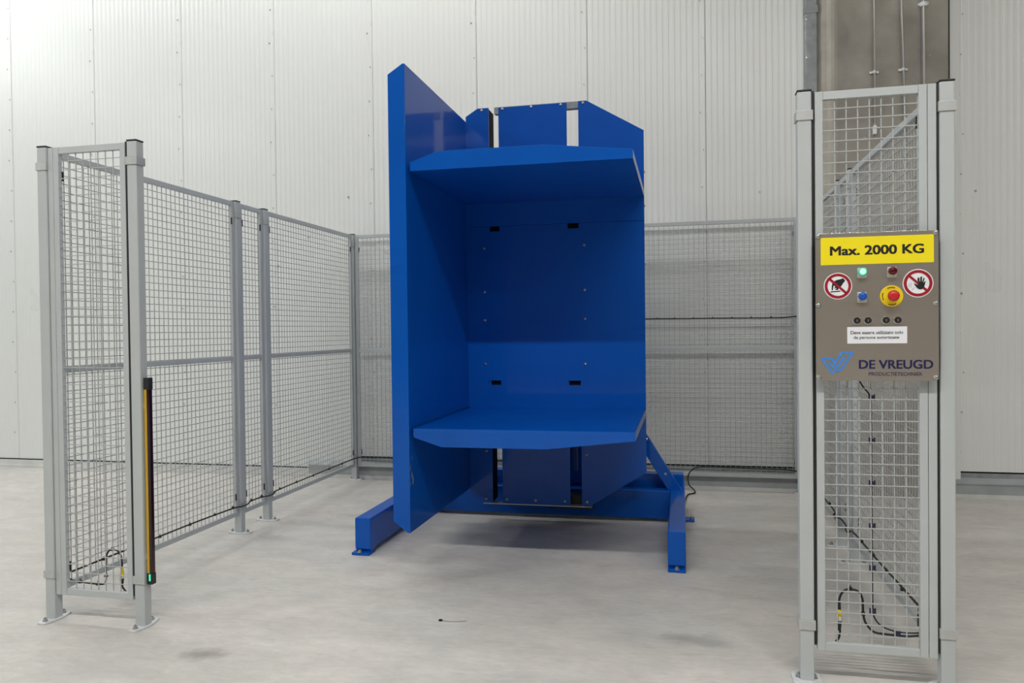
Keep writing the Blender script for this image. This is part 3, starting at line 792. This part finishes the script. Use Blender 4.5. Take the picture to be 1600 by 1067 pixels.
cable('black cable tied along the foot of the right fence', [(xo, 6.40, 0.195), (xo, 5.6, 0.196), (xo, 5.06, 0.194), (XR2 - 0.036, 4.995, 0.180), (XR2 - 0.036, 4.925, 0.180), (xo, 4.86, 0.190), (xo, 4.70, 0.188), (XR2 - 0.036, 4.645, 0.180), (XR2 - 0.036, 4.575, 0.182), (xo, 4.50, 0.200), (xo, 4.0, 0.205), (xo, 3.5, 0.215), (xo, 3.12, 0.222)], 0.0048,
      [(xo, y, 0.205) for y in (3.3, 3.55, 3.8, 4.05, 4.3, 5.2, 5.45, 5.7)])
yb = YB - 0.020
cable('black cable looping from the machine foot along the back fence', [(0.005, 5.9, 0.012), (0.03, 6.24, 0.008), (0.085, 6.33, 0.008), (0.085, 6.42, 0.012), (0.045, 6.44, 0.05), (0.036, yb, 0.115), (0.06, yb, 0.165), (0.10, yb, 0.192), (0.16, yb, 0.201), (0.3, yb, 0.201), (0.5, yb, 0.198), (0.7, yb, 0.196), (0.80, yb, 0.194), (0.875, yb - 0.008, 0.185)], 0.0055,
      [(x, yb, 0.206) for x in (0.15, 0.31, 0.47, 0.63, 0.79)])
cable('black cable strung at chest height across the back fence', [(-0.75, yb, 1.400), (-0.3, yb, 1.404), (0.0, yb, 1.403), (0.4, yb, 1.402), (0.75, yb, 1.400), (0.86, yb - 0.004, 1.408), (xo - 0.004, 6.40, 1.412), (xo, 6.2, 1.41), (xo, 5.5, 1.40), (xo, 5.08, 1.40), (XR2 - 0.037, 4.99, 1.40), (XR2 - 0.037, 4.57, 1.40), (xo, 4.45, 1.40), (xo, 3.8, 1.39), (xo, 3.2, 1.38)], 0.0055,
      [(x, yb, 1.405) for x in (-0.2, -0.06, 0.09, 0.24, 0.39, 0.54, 0.69)])
yc = YF + 0.006
cable('thin black cable tied up the middle of the right gateway mesh', [(0.628, yc, 1.14), (0.640, yc, 1.118), (0.655, yc, 1.095), (0.670, yc, 1.075), (0.676, yc, 1.05), (0.677, yc, 0.9), (0.677, yc, 0.75), (0.678, yc, 0.59), (0.678, yc, 0.43), (0.680, yc, 0.28), (0.690, yc, 0.240), (0.715, yc, 0.216), (0.756, yc, 0.203), (0.80, yc, 0.200), (0.848, yc, 0.204)], 0.0028,
      [(0.678, yc - 0.004, z) for z in (1.065, 0.906, 0.748, 0.590, 0.434, 0.275)] + [(0.762, yc - 0.004, 0.196)], navy_me)
def sensor_cable(label, pts, conn, r=0.0042):
    t = cable(label, pts, r, ())
    (x, y, z0c, z1c) = conn
    MB().lathe((0, 0, 0), [(0.001, 0)], 3)
    MB().cyl((x, y, z0c), (x, y, z1c), 0.0095, 0.006, n=14).build('yellow_plug', YPLAST, t)
    MB().cyl((x, y, z0c - 0.018), (x, y, z0c), 0.0105, n=14).build('plug_nut', CHROME, t)
    MB().cyl((x, y, z0c - 0.055), (x, y, z0c - 0.018), 0.005, 0.0095, n=14).build('plug_boot', BLACK, t)
    MB().cyl((x, y, z1c), (x, y, z1c + 0.03), 0.006, 0.005, n=12).build('plug_boot', BLACK, t)
    return t
ys = YF + 0.010
cl1 = [(-2.800, 0.190), (-2.79, 0.183), (-2.755, 0.178), (-2.70, 0.175), (-2.648, 0.173), (-2.618, 0.176), (-2.606, 0.195), (-2.605, 0.25), (-2.604, 0.300), (-2.588, 0.330), (-2.566, 0.338), (-2.539, 0.331), (-2.524, 0.308), (-2.521, 0.270), (-2.521, 0.22), (-2.522, 0.18), (-2.515, 0.162), (-2.500, 0.146)]
t = sensor_cable('black sensor cable with yellow plug on the left gateway mesh', [(x, ys, z) for x, z in cl1], (-2.521, ys, 0.226, 0.256))
for x, z in ((-2.745, 0.178), (-2.65, 0.174), (-2.605, 0.215), (-2.57, 0.338)):
    inst('cable_tie', tie_me, (x, ys, z), t)
cr1 = [(0.545, 0.142), (0.560, 0.160), (0.566, 0.19), (0.564, 0.235), (0.564, 0.285), (0.566, 0.316), (0.580, 0.340), (0.601, 0.348), (0.629, 0.342), (0.644, 0.316), (0.647, 0.266), (0.653, 0.231), (0.672, 0.203), (0.69, 0.192), (0.717, 0.189), (0.761, 0.187), (0.804, 0.187), (0.848, 0.194)]
t = sensor_cable('black sensor cable with yellow plug on the right gateway mesh', [(x, ys, z) for x, z in cr1], (0.564, ys, 0.246, 0.270))
for x, z in ((0.603, 0.350), (0.647, 0.26)):
    inst('cable_tie', tie_me, (x, ys, z), t)
